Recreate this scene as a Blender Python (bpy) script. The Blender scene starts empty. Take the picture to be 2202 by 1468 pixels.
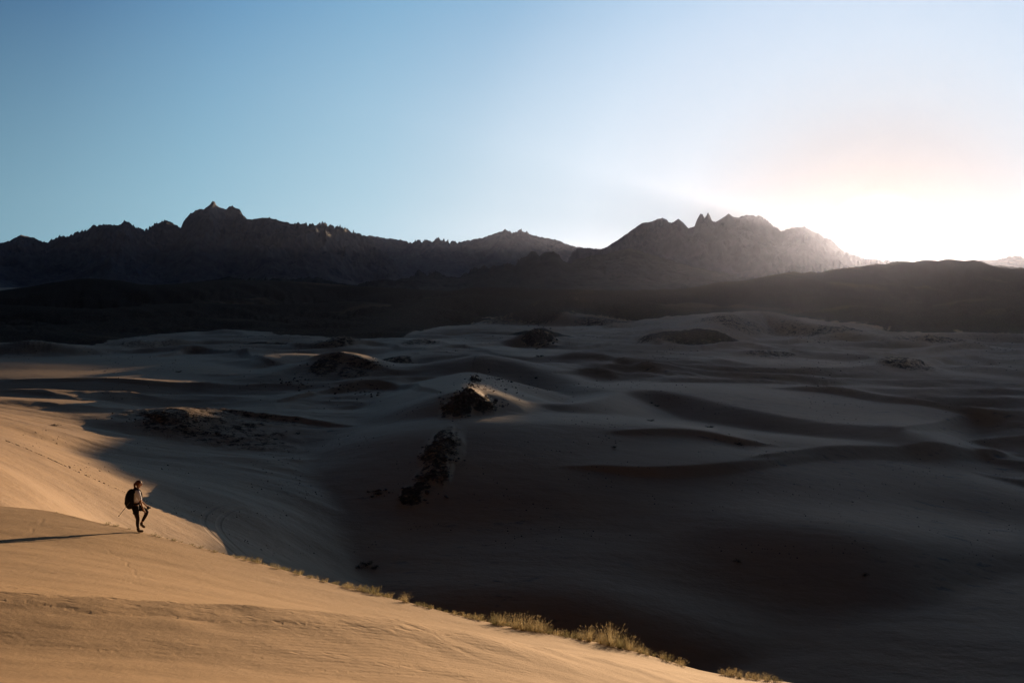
import bpy, bmesh, math, random
import numpy as np
from mathutils import Vector, Matrix

SC = bpy.context.scene
COL = SC.collection
F = 2141.0; CX, CY = 1101.0, 734.0; HOR = 600.0
PITCH = math.atan((CY - HOR) / F)
rng = np.random.RandomState(11)

# ------------------------------------------------------------------ basics
def ray(px, py):
    """direction of sight towards a place, scaled so that its y component is 1"""
    px = np.asarray(px, float); py = np.asarray(py, float)
    a = (px - CX) / F; b = -(py - CY) / F
    y = math.cos(PITCH) + b * math.sin(PITCH)
    z = -math.sin(PITCH) + b * math.cos(PITCH)
    return a / y, np.ones_like(a), z / y

def at(px, py, d):
    r = ray(px, py)
    return np.stack([r[0] * d, r[1] * d, r[2] * d], -1)

def az_x(px):
    return (px - CX) / F / math.cos(PITCH)

sx, sy, sz = ray(1890, 532)
SUN = np.array([float(sx), 1.0, float(sz)]); SUN /= np.linalg.norm(SUN)
sh = np.array([SUN[0], SUN[1]]); sh /= np.linalg.norm(sh)          # horizontal heading of the sun
TEL = SUN[2] / math.hypot(SUN[0], SUN[1])
def uw(x, y, z):
    u = sh[1] * x - sh[0] * y
    s = sh[0] * x + sh[1] * y
    return u, z - TEL * s
print('sun elevation', math.degrees(math.atan(TEL)), 'azimuth', math.degrees(math.atan2(sh[0], sh[1])))

_perm = rng.permutation(4096)
_g = rng.rand(4096) * 2 * np.pi
_gx, _gy = np.cos(_g).astype(np.float32), np.sin(_g).astype(np.float32)
def perlin(x, y, seed=0):
    x = np.asarray(x, np.float64); y = np.asarray(y, np.float64)
    xi = np.floor(x).astype(np.int64); yi = np.floor(y).astype(np.int64)
    xf = (x - xi).astype(np.float32); yf = (y - yi).astype(np.float32)
    def g(ix, iy):
        return _perm[(_perm[(ix + seed * 131) & 4095] + iy) & 4095]
    u = xf * xf * xf * (xf * (xf * 6 - 15) + 10); v = yf * yf * yf * (yf * (yf * 6 - 15) + 10)
    def d(ix, iy, fx, fy):
        h = g(ix, iy); return _gx[h] * fx + _gy[h] * fy
    a = d(xi, yi, xf, yf); b = d(xi + 1, yi, xf - 1, yf)
    c = d(xi, yi + 1, xf, yf - 1); e = d(xi + 1, yi + 1, xf - 1, yf - 1)
    a = a + u * (b - a); c = c + u * (e - c)
    return (a + v * (c - a)) * 1.5
def fbm(x, y, o=4, seed=0, gain=.5):
    s = 0; a = 1.0; t = 0
    for k in range(o):
        s = s + a * perlin(x * 2.03 ** k, y * 2.03 ** k, seed + k); t += a; a *= gain
    return s / t
def ridged(x, y, o=4, seed=0, gain=.55):
    s = 0; a = 1.0; t = 0
    for k in range(o):
        s = s + a * (1 - np.abs(perlin(x * 2.03 ** k, y * 2.03 ** k, seed + k)) * 2); t += a; a *= gain
    return s / t
def sstep(a, b, x):
    t = np.clip((x - a) / (b - a), 0, 1); return t * t * (3 - 2 * t)

class TPS:
    def __init__(s, P, z, lam=1e-4):
        P = np.asarray(P, float); n = len(P); s.P = P
        K = s.k(P, P) + lam * np.eye(n)
        Q = np.c_[np.ones(n), P]
        A = np.block([[K, Q], [Q.T, np.zeros((3, 3))]])
        s.w = np.linalg.solve(A, np.r_[z, 0, 0, 0])
    @staticmethod
    def k(A, B):
        r2 = ((A[:, None] - B[None]) ** 2).sum(-1) + 1e-12
        return .5 * r2 * np.log(r2)
    def __call__(s, X, Y):
        out = s.w[-3] + s.w[-2] * X + s.w[-1] * Y
        for (px, py), w in zip(s.P, s.w[:-3]):
            r2 = (X - px) ** 2 + (Y - py) ** 2 + 1e-12
            out = out + w * .5 * r2 * np.log(r2)
        return out

# ------------------------------------------------------------------ the valley floor
# (px, py, depth) -> the floor passes through that place; a str height gives z directly
VP = [(-700,1100,55),(-300,1080,60),(0,1080,60),(0,1000,82),(0,930,118),(0,897,160),(100,930,150),(165,975,148),(270,937,172),(205,915,180),(250,1150,88),(370,1040,127),(345,1075,115),
 (470,1170,103),(540,1100,122),(700,1200,121),(1100,1400,107),(1700,1300,122),(2200,1200,143),(1500,1100,163),
 (1000,1100,158),(700,1050,150),(1000,1000,172),(700,960,182),(500,1000,155),(2200,1010,200),(1500,1000,192),
 (1900,960,222),(1300,960,186),(700,885,215),(500,905,200),(300,870,225),(0,848,224),(0,798,330),(-500,830,250),
 (240,858,222),(240,805,325),(400,828,270),(450,793,335),(700,780,325),(0,765,392),(300,752,400),(700,748,405),(1000,748,400),(1200,770,340),
 (1450,775,345),(1450,822,285),(1700,835,285),(1700,772,370),(2000,855,275),(2000,785,360),(2300,790,350),
 (2300,860,270),(1000,705,560),(1300,718,520),(1700,728,500),(2100,733,500)]
VZ = [(1200,-31,248),(1275,-31.5,256),(1130,-29.5,250),(-700,-30,600),(300,-31.5,600),(1000,-35,800),(1700,-37,850),(2100,-39,1200),(-700,-42,1600),(500,-43,1600),(1500,-44,1600),
 (2600,-44,1600),(1100,-47,5000),(-700,-47,5000),(2700,-47,5000),(1100,-42,60),(2200,-44,60),(3000,-44,60),(3200,-40,200),(500,-34,55),(0,-22,40)]
_p = [at(*v) for v in VP] + [np.array([az_x(p) * d, d, z]) for p, z, d in VZ]
_p = np.array(_p)
def lg(x, y):
    r = np.sqrt(x * x + y * y) + 1e-6
    return np.arctan2(x, y) * 1.2, np.log(r)
_vt = TPS(np.stack(lg(_p[:, 0], _p[:, 1]), -1), _p[:, 2], 2e-3)
_B0, _B1 = math.log(40), math.log(5000)
_VG = np.clip(_vt(*np.meshgrid(np.linspace(-1.1, 1.1, 500), np.linspace(_B0, _B1, 500), indexing='ij')), -49, -12)
def base_floor(x, y):
    a, b = lg(x, y)
    a = (np.clip(a, -1.1, 1.1) + 1.1) / 2.2 * 499; b = (np.clip(b, _B0, _B1) - _B0) / (_B1 - _B0) * 499
    i = np.minimum(a.astype(int), 498); j = np.minimum(b.astype(int), 498); u = a - i; v = b - j
    g = _VG
    return (g[i, j] * (1 - u) + g[i + 1, j] * u) * (1 - v) + (g[i, j + 1] * (1 - u) + g[i + 1, j + 1] * u) * v

# ridge: points (px, py, depth), near slope, far slope, rounding, rock amount
RIDGES = [
 # sand
 ('s', [(-250,842,205),(-80,857,202),(0,866,200),(130,884,196),(235,903,187)], .2, .16, .8, 0),
 ('s', [(250,903,190),(300,886,196),(365,880,197),(430,887,197),(500,905,195)], .16, .2, 1.2, .45),
 ('s', [(640,985,172.5),(740,955,173.8),(860,925,175.6),(990,907,177.8),(1130,905,180.4),(1350,912,185.5),(1600,936,192.5),(1800,957,200),(2202,984,217),(2500,1000,233)], .17, .06, 1.0, 0),
 ('s', [(996,838,200),(1010,832,200),(1040,843,201),(1090,859,202),(1150,866,205),(1230,867,209),(1290,858,221),(1332,841,243)], .33, .22, .5, 0),
 ('s', [(1332,841,243),(1400,838,246),(1480,849,242),(1600,877,228),(1760,905,218),(1900,921,212)], .3, .05, .6, 0),
 ('s', [(560,860,262),(680,825,278),(800,800,287),(900,785,292),(1000,768,296),(1040,763,296),(1110,778,290),(1200,809,276),(1310,843,256)], .24, .2, 1.2, 0),
 ('s', [(1008,800,245),(1004,820,222),(1010,833,204)], .3, .3, .8, 0),
 ('s', [(600,800,285),(680,775,297),(740,764,303),(800,780,297),(860,797,288)], .2, .2, .8, .1),
 ('s', [(1170,770,330),(1260,770,335),(1350,777,330),(1440,806,315)], .2, .03, .5, 0),
 ('s', [(1100,800,300),(1500,822,300),(1800,822,305),(2202,838,300)], .1, .03, .5, 0),
 ('s', [(-100,815,262),(50,812,266),(200,815,268),(330,818,270),(460,824,272),(560,832,268)], .1, .03, .4, 0),
 ('s', [(-100,790,300),(60,787,305),(220,793,305),(380,790,310)], .05, .03, .5, 0),
 ('s', [(-100,738,390),(60,741,385),(150,748,380)], .12, .1, .8, 0.2),
 ('s', [(240,742,480),(370,725,505),(440,713,520),(500,711,515),(560,728,480),(600,752,430)], .24, .08, .6, 0),
 ('s', [(640,748,420),(740,737,430),(850,728,430),(960,741,400),(1040,752,370)], .15, .07, .6, 0),
 ('s', [(600,770,330),(660,762,340),(720,766,345)], .18, .1, .8, .1),
 ('s', [(860,722,600),(960,712,620),(1050,696,640),(1145,672,660),(1175,668,660),(1250,690,640),(1330,705,600)], .2, .12, .6, .28),
 ('s', [(1350,755,420),(1420,738,430),(1500,712,470),(1560,688,520),(1620,668,560),(1680,681,550),(1770,703,520),(1850,725,480)], .2, .1, .6, .3),
 ('s', [(1850,742,470),(1980,722,500),(2100,716,510),(2250,724,500)], .14, .07, .6, .3),
 ('s', [(1600,765,400),(1750,755,410),(1900,768,395),(2050,775,380)], .12, .06, .6, .25),
 ('s', [(1900,800,330),(2050,805,325),(2250,822,310)], .12, .04, .8, 0),
 # dark rocky mounds and hills
 ('h', [(1146,712,470),(1165,704,472),(1200,722,465),(1245,745,440)], .3, .2, .6, .75),
 ('h', [(1105,678,700),(1150,656,720),(1170,654,720),(1220,665,710),(1300,688,690),(1400,712,640)], .16, .2, 1.0, .7),
 ('h', [(1380,748,440),(1440,728,450),(1490,716,455),(1540,722,452),(1590,745,440)], .2, .2, 1.2, .8),
 ('h', [(560,735,430),(650,738,440),(760,716,500),(840,690,600),(900,655,720),(960,636,780),(1040,634,790),(1110,645,760),(1160,655,730)], .2, .2, 2, 1),
 ('h', [(-300,715,500),(-100,705,520),(60,712,510),(200,722,480)], .15, .15, 2, 1),
 ('h', [(100,700,560),(260,690,600),(420,682,640),(560,690,620)], .13, .15, 2, 1),
 ('h', [(-300,660,700),(0,655,760),(200,664,740),(400,652,820),(600,655,860),(760,648,900),(860,660,850)], .15, .15, 3, 1),
 ('h', [(-500,625,1200),(-100,632,1250),(60,616,1250),(130,604,1280),(190,598,1300),(250,602,1300),(300,611,1280),(380,610,1300),(470,602,1400),(620,604,1500),(760,614,1500),(900,622,1400),(1000,628,1300)], .2, .2, 3, 1),
 ('h', [(1900,650,720),(1960,657,700),(2080,686,640),(2202,722,560),(2350,760,500)], .13, .2, 1.5, .9),
 ('h', [(1560,640,800),(1700,640,800),(1850,636,800),(1960,655,740)], .11, .2, 2, 1),
 ('h', [(2110,640,1000),(2202,625,1000),(2400,600,1000)], .15, .2, 2, 1),
 ('h', [(2150,680,800),(2202,664,800),(2350,640,820)], .15, .2, 2, 1),
 ('h', [(1390,668,700),(1480,650,730),(1560,658,700),(1640,645,760),(1720,650,780)], .15, .2, 1, .95),
 ('h', [(1750,672,620),(1830,655,640),(1900,668,600),(1960,680,590)], .15, .2, 1, .95),
 ('h', [(1230,640,900),(1300,628,930),(1380,640,900),(1440,632,950),(1500,645,900)], .18, .2, 1, 1),
 ('s', [(1150,712,470),(1230,740,450),(1290,758,430)], .26, .2, .4, 0),
 ('s', [(1200,672,640),(1290,692,610),(1390,714,570),(1440,727,540)], .2, .12, .5, 0),
 ('s', [(860,776,335),(930,748,375),(975,741,385),(1030,748,375),(1090,768,350)], .22, .15, .5, .1),
 ('s', [(1750,858,280),(1900,838,295),(2050,846,290),(2202,868,275)], .14, .04, .5, 0),
 ('s', [(620,762,395),(690,748,420),(750,756,400),(800,768,380)], .22, .12, .5, .1),
 ('h', [(1060,626,2000),(1150,620,2100),(1230,630,2000)], .15, .2, 2, .9),
]
# far skyline of the dark hill that shades the valley is added after its heights are solved
def dist_poly(x, y, P, slopes=None):
    """distance, signed side (+ = beyond, away from the camera) and crest height of the nearest point;
    with slopes (near, far) the first value is the drop below the crest instead"""
    best = np.full(x.shape, 1e18); side = np.zeros(x.shape); zc = np.zeros(x.shape); q = np.zeros(x.shape); ws = 0; wz = 0
    n = len(P) - 2
    for i, (a, b) in enumerate(zip(P[:-1], P[1:])):
        dx, dy = b[0] - a[0], b[1] - a[1]; L2 = dx * dx + dy * dy; ln = math.sqrt(L2)
        t0 = ((x - a[0]) * dx + (y - a[1]) * dy) / L2
        t = np.clip(t0, 0, 1)
        qx, qy = x - (a[0] + t * dx), y - (a[1] + t * dy)
        d = qx * qx + qy * qy
        m = d < best
        best = np.where(m, d, best)
        side = np.where(m, (dx * (y - a[1]) - dy * (x - a[0])) / ln, side)
        zc = np.where(m, a[2] + t * (b[2] - a[2]), zc)
        if slopes:
            wg = 1e6 / (d + 2.0) ** 3; ws = ws + wg; wz = wz + wg * (a[2] + t * (b[2] - a[2]))
            e = np.zeros(x.shape)
            if i == 0: e = np.where(t0 < 0, -t0 * ln, e)
            if i == n: e = np.where(t0 > 1, (t0 - 1) * ln, e)
            q = np.where(m, e, q)
    if slopes:
        sl = np.where(side > 0, slopes[1], slopes[0]); mx = max(slopes)
        k = sstep(2.0, 14.0, np.sqrt(best)); zc = zc * (1 - k) + wz / ws * k
        return np.sqrt(best), side, zc, np.sqrt(np.maximum(best - q * q, 0) * sl * sl + (mx * q) ** 2)
    return np.sqrt(best), side, zc

def spline(P, n=6):
    P = np.array(P, float)
    if len(P) < 3: return P
    out = []
    E = np.vstack([2 * P[0] - P[1], P, 2 * P[-1] - P[-2]])
    for i in range(1, len(E) - 2):
        for t in np.arange(n) / n:
            p0, p1, p2, p3 = E[i - 1], E[i], E[i + 1], E[i + 2]
            out.append(.5 * ((2 * p1) + (-p0 + p2) * t + (2 * p0 - 5 * p1 + 4 * p2 - p3) * t * t + (-p0 + 3 * p1 - 3 * p2 + p3) * t ** 3))
    out.append(P[-1])
    return np.array(out)

RW = []
for kind, pts, sn, sf, rd, rock in RIDGES:
    P = np.array([at(*p) for p in pts])
    far_ = float(np.median(P[:, 1])) > 340
    RW.append((kind, spline(P, (5 if far_ else 8) if kind == 's' else 3), sn * (1.8 if far_ and kind == 's' else 1), sf, rd, rock))

def smax(a, b, k):
    h = np.clip(.5 + .5 * (a - b) / k, 0, 1)
    return b * (1 - h) + a * h + k * h * (1 - h)

CREST = [(-900,1010,46),(-400,1042,40),(-150,1070,37.5),(0,1087,36),(100,1099,35.3),(200,1122,34.2),(285,1139,33.5),(400,1170,33),(550,1211,32),(700,1252,31),
 (850,1290,30),(1000,1328,29),(1150,1360,28.5),(1300,1386,28),(1400,1412,27.5),(1500,1441,27),(1600,1458,26.5),(1720,1472,26),(1900,1520,25),
 (2200,1640,23),(2600,1850,20)]
CW = spline([at(*p) for p in CREST], 4)
CW = np.vstack([CW, [22, 0, -14], [30, -40, -10]])
CW = np.vstack([[-110, 70, -30], [-60, 52, -14], CW])
_n = [at(*p) for p in CREST] + [at(*p) for p in [(0,1200,24.5),(-300,1180,25),(400,1250,25.5),(800,1335,24.5),(1100,1392,24),(1300,1430,23.5),(0,1310,16.6),(-300,1300,16),(400,1332,17.6),(700,1350,18.5),(1000,1385,19.6),
  (0,1350,15.0),(-300,1345,14.6),(400,1372,15.6),(700,1395,16.4),(1000,1428,17.6),
  (0,1468,11.2),(-400,1468,10.8),(500,1468,12.6),(1000,1468,15.6),(1300,1468,19.4),(1500,1468,23.5)]]
_n += [np.array(p, float) for p in [(0,0,-1.7),(-4,6,-2.9),(-12,0,-1.6),(10,2,-5.2),(0,-12,.2),(-14,-12,.6),(14,-14,-5),(18,8,-10.5),(-40,-20,0),(30,-60,-8),(-30,-60,2),(-60,52,-14),(-110,70,-30)]]
_n = np.array(_n)
_nt = TPS(_n[:, :2] / 10, _n[:, 2], 1e-4)

BENCH = spline([(*at(*p)[:2], 0) for p in [(-700,1290,16.0),(-300,1298,16.2),(0,1307,16.6),(400,1330,17.6),(700,1345,18.6),(1000,1372,20),(1300,1412,22)]], 4)
def near_dune(x, y):
    d, side, zc = dist_poly(x, y, CW)
    n = _nt(x / 10, y / 10)
    beyond = zc - (np.sqrt((.6 * d) ** 2 + .12 ** 2) - .12)
    # low step in the slope where the sand flattens and then drops again
    db, sb, _ = dist_poly(x, y, BENCH)
    a = .34 - .10 * sstep(-8, 2, x); wn = 3.2 + 2.2 * sstep(-10, 2, x); wf = 1.1 + 2.5 * sstep(-6, 2, x)
    k = np.where(sb > 0, np.exp(-(db / wf) ** 1.4), np.clip(1 - db / wn, 0, 1) ** 1.15)
    n = n + a * k * (1 - sstep(2, 9, x)) + .03 * k * perlin(x * 1.1, y * 1.1, 17)
    return np.where(side > 0, beyond, n), d, side

HB = ((-2500,-400,0,150,300,450,600,700,850,950,1050,1130,1230,1310,1450,1560,1700,1850,1950,2040,2120,4000),
      (500,390,392,400,505,540,500,450,470,560,680,760,900,700,600,575,560,560,640,2600,3000,3000))
CAST = None
LUMPS = []
CRESTS = []
def ground_h(x, y, detail=True, cast=True):
    x = np.asarray(x, float); y = np.asarray(y, float)
    r = np.hypot(x, y)
    z = base_floor(x, y)
    if detail:
        wx = x + 14 * perlin(x / 90, y / 90, 3); wy = y + 14 * perlin(x / 90, y / 90, 5)
        m = sstep(110, 190, r) * (1 - .6 * sstep(450, 900, r)) * (.25 + .75 * sstep(-60, 0, x - .0 * y) + .5 * sstep(200, 260, r) * sstep(0, -60, x))
        dn = 1 - np.abs(perlin(wx / 75 + 3.3, wy / 34, 9)) * 2.1
        z = z + m * ((2.5 * (dn - .45) + 1.1 * (ridged(wx / 38 + 1.7, wy / 17, 3, 25) - .45)) * sstep(-.75, .1, perlin(x / 160, y / 120, 27) + .15) + .5 * fbm(wx / 30, wy / 16, 3, 21))
        z = z + (1 - m) * sstep(45, 80, r) * .35 * fbm(x / 22, y / 14, 3, 31)
        z = z + sstep(700, 2200, r) * 5.0 * fbm(x / 300, y / 300, 4, 41)
    rock = np.zeros_like(z)
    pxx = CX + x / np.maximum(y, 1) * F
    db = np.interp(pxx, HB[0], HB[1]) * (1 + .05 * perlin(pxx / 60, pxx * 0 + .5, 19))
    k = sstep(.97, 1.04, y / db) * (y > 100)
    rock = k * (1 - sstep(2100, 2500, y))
    if detail:
        k2 = sstep(1.0, 1.5, y / db) * (y > 100) * (1 - .5 * sstep(1500, 2500, r))
        z = z + k2 * (12 * (ridged(x / 170, y / 105, 6, 91, .62) - .38) + .5)
    rl = list(RW) + ([CAST] if (cast and CAST is not None) else [])
    for kind, P, sn, sf, rd, rk in rl:
        R = (P[:, 2].max() + 52) / min(sn, sf) + 10
        R = min(R, 60 + .42 * float(np.median(np.hypot(P[:, 0], P[:, 1]))) if kind != 'c' else 900)
        lo = P.min(0) - R; hi = P.max(0) + R
        m = (x > lo[0]) & (x < hi[0]) & (y > lo[1]) & (y < hi[1])
        if not m.any(): continue
        xs, ys = x[m], y[m]
        d, side, zc, dd = dist_poly(xs, ys, P, (sn, sf))
        w = float(np.median(np.hypot(P[:, 0], P[:, 1])))
        if detail and kind in 'hc':
            sc = w / 14
            q = ridged(xs / sc, ys / sc, 4, 51)
            dd = dd * (1 + .7 * (q - .35)) + .25 * min(1, w / 700) * 6 * np.abs(perlin(xs / (sc * .35), ys / (sc * .35), 57)) * (sstep(0, 30, d) if kind == 'c' else 1)
        elif detail:
            dd = dd * (1 + .25 * perlin(xs / 40, ys / 25, 61))
            if w > 340:
                dd = dd * (1 + .55 * (ridged(xs / 46, ys / 30, 4, 53) - .4))
                zr_n = .9 * fbm(xs / 16, ys / 12, 3, 59) * sstep(340, 480, w)
        zr = zc - (np.sqrt(dd ** 2 + rd ** 2) - rd)
        if detail and kind == 's' and w > 340: zr = zr + zr_n
        if detail and kind == 's' and rk > .3:
            zr = zr + .5 * fbm(xs / 5, ys / 5, 3, 71)
        zr = zr - 75 * np.clip(d / R - .35, 0, 1) ** 2
        zb = z[m]
        k = (.7 if kind == 's' else .8) * max(1, w / 500)
        zn = smax(zr, zb, k)
        z[m] = zn
        win = sstep(-k * .6, k * .8, zr - zb)
        rock[m] = rock[m] * (1 - win) + rk * win
    for P, A in CRESTS:
        R = A / .07
        lo = P.min(0) - R; hi = P.max(0) + R
        m = (x > lo[0]) & (x < hi[0]) & (y > lo[1]) & (y < hi[1])
        if not m.any(): continue
        xs, ys = x[m], y[m]
        wv = 2.5 * perlin(xs / 26, ys / 26, 43)
        d, side, am = dist_poly(xs + wv, ys + wv, P)
        am = A * am
        f = np.where(side > 0, np.clip(1 - d * .075 / np.maximum(am, .05), 0, 1) ** 1.3, np.clip(1 - d * .48 / np.maximum(am, .05), 0, 1) ** 1.15)
        z[m] = z[m] + am * f
    for lx, ly, ra, rb, A, rk in LUMPS:
        m = (np.abs(x - lx) < 2.6 * ra) & (np.abs(y - ly) < 2.6 * rb)
        if not m.any(): continue
        xs, ys = x[m], y[m]
        e = np.sqrt(((xs - lx) / ra) ** 2 + ((ys - ly) / rb) ** 2) + .25 * perlin(xs / ra * 1.3, ys / rb * 1.3, 33)
        g = np.clip(1 - e / 1.6, 0, 1) ** 1.1
        z[m] = z[m] + g * A * (1 + .55 * ridged(xs / (ra * .5), ys / (rb * .5), 4, 37)) 
        rock[m] = np.maximum(rock[m], rk * sstep(.0, .45, g))
    nm = ((r < 85) | (y < 20) | (x < -45)) & (r < 400)
    near = np.zeros(z.shape, bool)
    if nm.any():
        xn, yn = x[nm], y[nm]
        n, dcr, side = near_dune(xn, yn)
        if detail:
            n = n + sstep(1.5, 6, r[nm]) * (.05 * fbm(xn / 4.5, yn / 2.5, 3, 81)) * (1 - np.exp(-dcr / 1.5) * .5)
        near[nm] = n > z[nm]
        z[nm] = np.maximum(n, z[nm])
    rock = np.where(near, 0, rock)
    return z, rock, near

def hit(px, py, dmin=45, dmax=700):
    """where a line of sight meets the ground"""
    rx, ry, rz = ray(px, py)
    d = np.geomspace(dmin, dmax, 900)
    z, _, _ = ground_h(rx * d, d)
    below = np.where(z > rz * d)[0]
    i = below[0] if len(below) else len(d) - 1
    return rx * d[i], d[i], z[i]

def hits(Q):
    Q = np.array(Q); rx, ry, rz = ray(Q[:, 0], Q[:, 1])
    d = np.geomspace(110, 620, 260)
    D = np.repeat(d[None], len(Q), 0)
    z, _, _ = ground_h((rx[:, None] * D).ravel(), D.ravel())
    b = z.reshape(D.shape) > rz[:, None] * D
    i = np.where(b.any(1), b.argmax(1), len(d) - 1)
    dd = d[i]
    z, _, _ = ground_h(rx * dd, dd)
    return np.stack([rx * dd, dd, z], -1)

NEWL = []
for px, py, wp, rb, A, rk in [(985,885,26,5,1.0,.75),(1002,858,20,4,.7,.75),(1035,868,30,4,.3,.6),(965,892,16,4,.4,.6),
        (958,958,30,8,1.0,.54),(930,982,22,5,.8,.56),(945,1020,22,4,.6,.56),(915,1033,22,4,.4,.52),(885,1066,24,3,.3,.6),
        (1158,735,34,14,3.2,.7),(1163,678,60,24,3,.8),(1475,735,90,16,2.2,.7),(1545,738,60,14,1.8,.65),(1240,650,80,34,7,.95),(1335,662,100,30,6,.95),(1090,694,60,18,2.5,.55),(1565,692,70,18,2.5,.45),(1995,735,80,18,2.4,.45),(1645,762,60,12,1.2,.5),(905,745,40,12,1.5,.5),(725,742,50,14,2,.5),(300,742,70,16,1.8,.4),(70,746,70,16,1.5,.3),(1800,712,60,16,2,.5),(1690,715,50,20,1,.4),(1950,790,50,14,1.5,.5),(1300,692,70,20,1.5,.5),(1022,818,10,4,.6,.8),(370,900,60,9,.4,.5),(420,905,40,7,.3,.45),
        (700,790,30,10,.5,.6),(770,800,40,10,.5,.5),(850,775,34,12,1.0,.55)]:
    hx, hy, hz = hit(px, py, 60)
    NEWL.append((float(hx), float(hy), wp / F * float(hy), rb, A, rk))

LUMPS += NEWL
for pts, A in [([(1190,768),(1300,770),(1420,800),(1470,812)],1.6),([(1180,802),(1260,800),(1340,814)],.9),([(1440,820),(1600,822),(1780,822)],1.1),([(1680,838),(1800,846),(1950,868),(2202,900)],1.8),
        ([(600,864),(720,842),(850,832),(960,838)],1.2),([(1650,992),(1800,978),(2000,972),(2202,980)],1.9),([(1230,1012),(1400,1020),(1600,1004),(1740,990)],1.1),([(1500,752),(1600,742),(1710,756)],1.5),
        ([(1850,778),(1950,784),(2080,772),(2202,790)],1.5),([(650,778),(740,768),(850,797)],1.4),([(330,768),(420,754),(520,760),(590,778)],1.8),([(1940,922),(2080,906),(2202,916)],1.4),([(1330,930),(1500,938),(1650,958)],1.0),
        ([(600,738),(690,748),(800,742),(900,752)],1.8),([(1000,745),(1100,738),(1200,750),(1300,742)],1.8),([(1250,722),(1380,728),(1450,745)],1.8),([(1700,735),(1820,728),(1960,745)],2.0),([(0,820),(200,818),(330,826),(440,826)],.7),
        ([(2000,755),(2100,748),(2202,758)],1.8),([(450,880),(600,905),(760,915)],.9)]:
    P = np.array([hit(a_, b_, 60, 900) for a_, b_ in pts]); P = spline(P, 6)
    P[:, 2] = np.sin(np.linspace(.12, np.pi - .12, len(P))) ** .6
    CRESTS.append((P, A))

# ---- shadow line of the photograph -> heights of the ridge that throws it
BOUND = [(480,823),(430,838),(395,855),(330,872),(235,888),(300,893) ,(205,915),(270,937),(225,948),(165,975),(215,1002),(290,1024),(372,1042),(345,1074),(420,1092),(540,1102),(490,1140),(470,1168)]
U, W = [], []
for b in BOUND:
    hx, hy, hz = hit(*b)
    u, w = uw(hx, hy, hz); U.append(u); W.append(w)
    print('bound', b, 'at %.0f %.0f %.1f  u %.1f w %.2f' % (hx, hy, hz, u, w))
U = np.array(U); W = np.array(W)
o = np.argsort(U); U, W = U[o], W[o]
keep = [0]
for i in range(1, len(U)):
    if U[i] - U[keep[-1]] > 1.2: keep.append(i)
U, W = U[keep], W[keep]
US = np.r_[-360, -330, -312, -290, -262, -240, -212, U, U[-1] + 14, -25, 0, 50, 135, 168, 300, 640]
WS = np.r_[-34, -31, -31.5, -32.5, -33.6, -33.7, -34.9, W, W[-1] + 2.5, -27, -24, -19.5, -19, -31, -35, -42]
SKY_D_U = [-420, -230, -170, -142, -95, -66, -20, 0, 300, 640]
SKY_D = [820, 840, 900, 960, 1150, 1350, 1550, 1600, 1750, 1800]
ug = np.unique(np.r_[US, np.arange(-360, 640, 12.0)])
wg = np.interp(ug, US, WS)
dg = np.interp(ug, SKY_D_U, SKY_D)
cp = np.stack([ug * sh[1] + dg * sh[0], -ug * sh[0] + dg * sh[1], wg + TEL * dg], -1)
cp[:, 2] += (3.5 * (ridged(ug / 60, ug * 0 + .3, 4, 7) - .5) + 1.5 * perlin(ug / 17, ug * 0 + .3, 8)) * sstep(-20, 60, ug)
CAST = ('c', cp, .2, .3, .4, 1.0)

# ------------------------------------------------------------------ mesh helpers
def link(name, me, mat=None, parent=None, smooth=False):
    o = bpy.data.objects.new(name, me); COL.objects.link(o)
    if mat is not None: me.materials.append(mat)
    if parent is not None: o.parent = parent
    if smooth: me.polygons.foreach_set('use_smooth', np.ones(len(me.polygons), bool))
    return o
def tag(o, label=None, cat=None, group=None, kind=None):
    if label: o['label'] = label
    if cat: o['category'] = cat
    if group: o['group'] = group
    if kind: o['kind'] = kind
    return o
def grid_mesh(name, X, Y, Z, wrap=False):
    nr, nc = X.shape
    me = bpy.data.meshes.new(name)
    idx = np.arange(nr * nc).reshape(nr, nc)
    if wrap:
        idx = np.c_[idx, idx[:, :1]]
    q = np.stack([idx[:-1, :-1], idx[:-1, 1:], idx[1:, 1:], idx[1:, :-1]], -1).reshape(-1, 4)
    me.vertices.add(nr * nc)
    me.vertices.foreach_set('co', np.stack([X, Y, Z], -1).astype(np.float32).ravel())
    me.loops.add(q.size); me.loops.foreach_set('vertex_index', q.astype(np.int32).ravel())
    me.polygons.add(len(q)); me.polygons.foreach_set('loop_start', np.arange(0, q.size, 4, dtype=np.int32))
    me.polygons.foreach_set('use_smooth', np.ones(len(q), bool))
    me.update(calc_edges=True)
    return me
def raw_mesh(name, V, Fs):
    me = bpy.data.meshes.new(name); me.from_pydata([tuple(map(float, v)) for v in V], [], Fs); me.update(); return me

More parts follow.
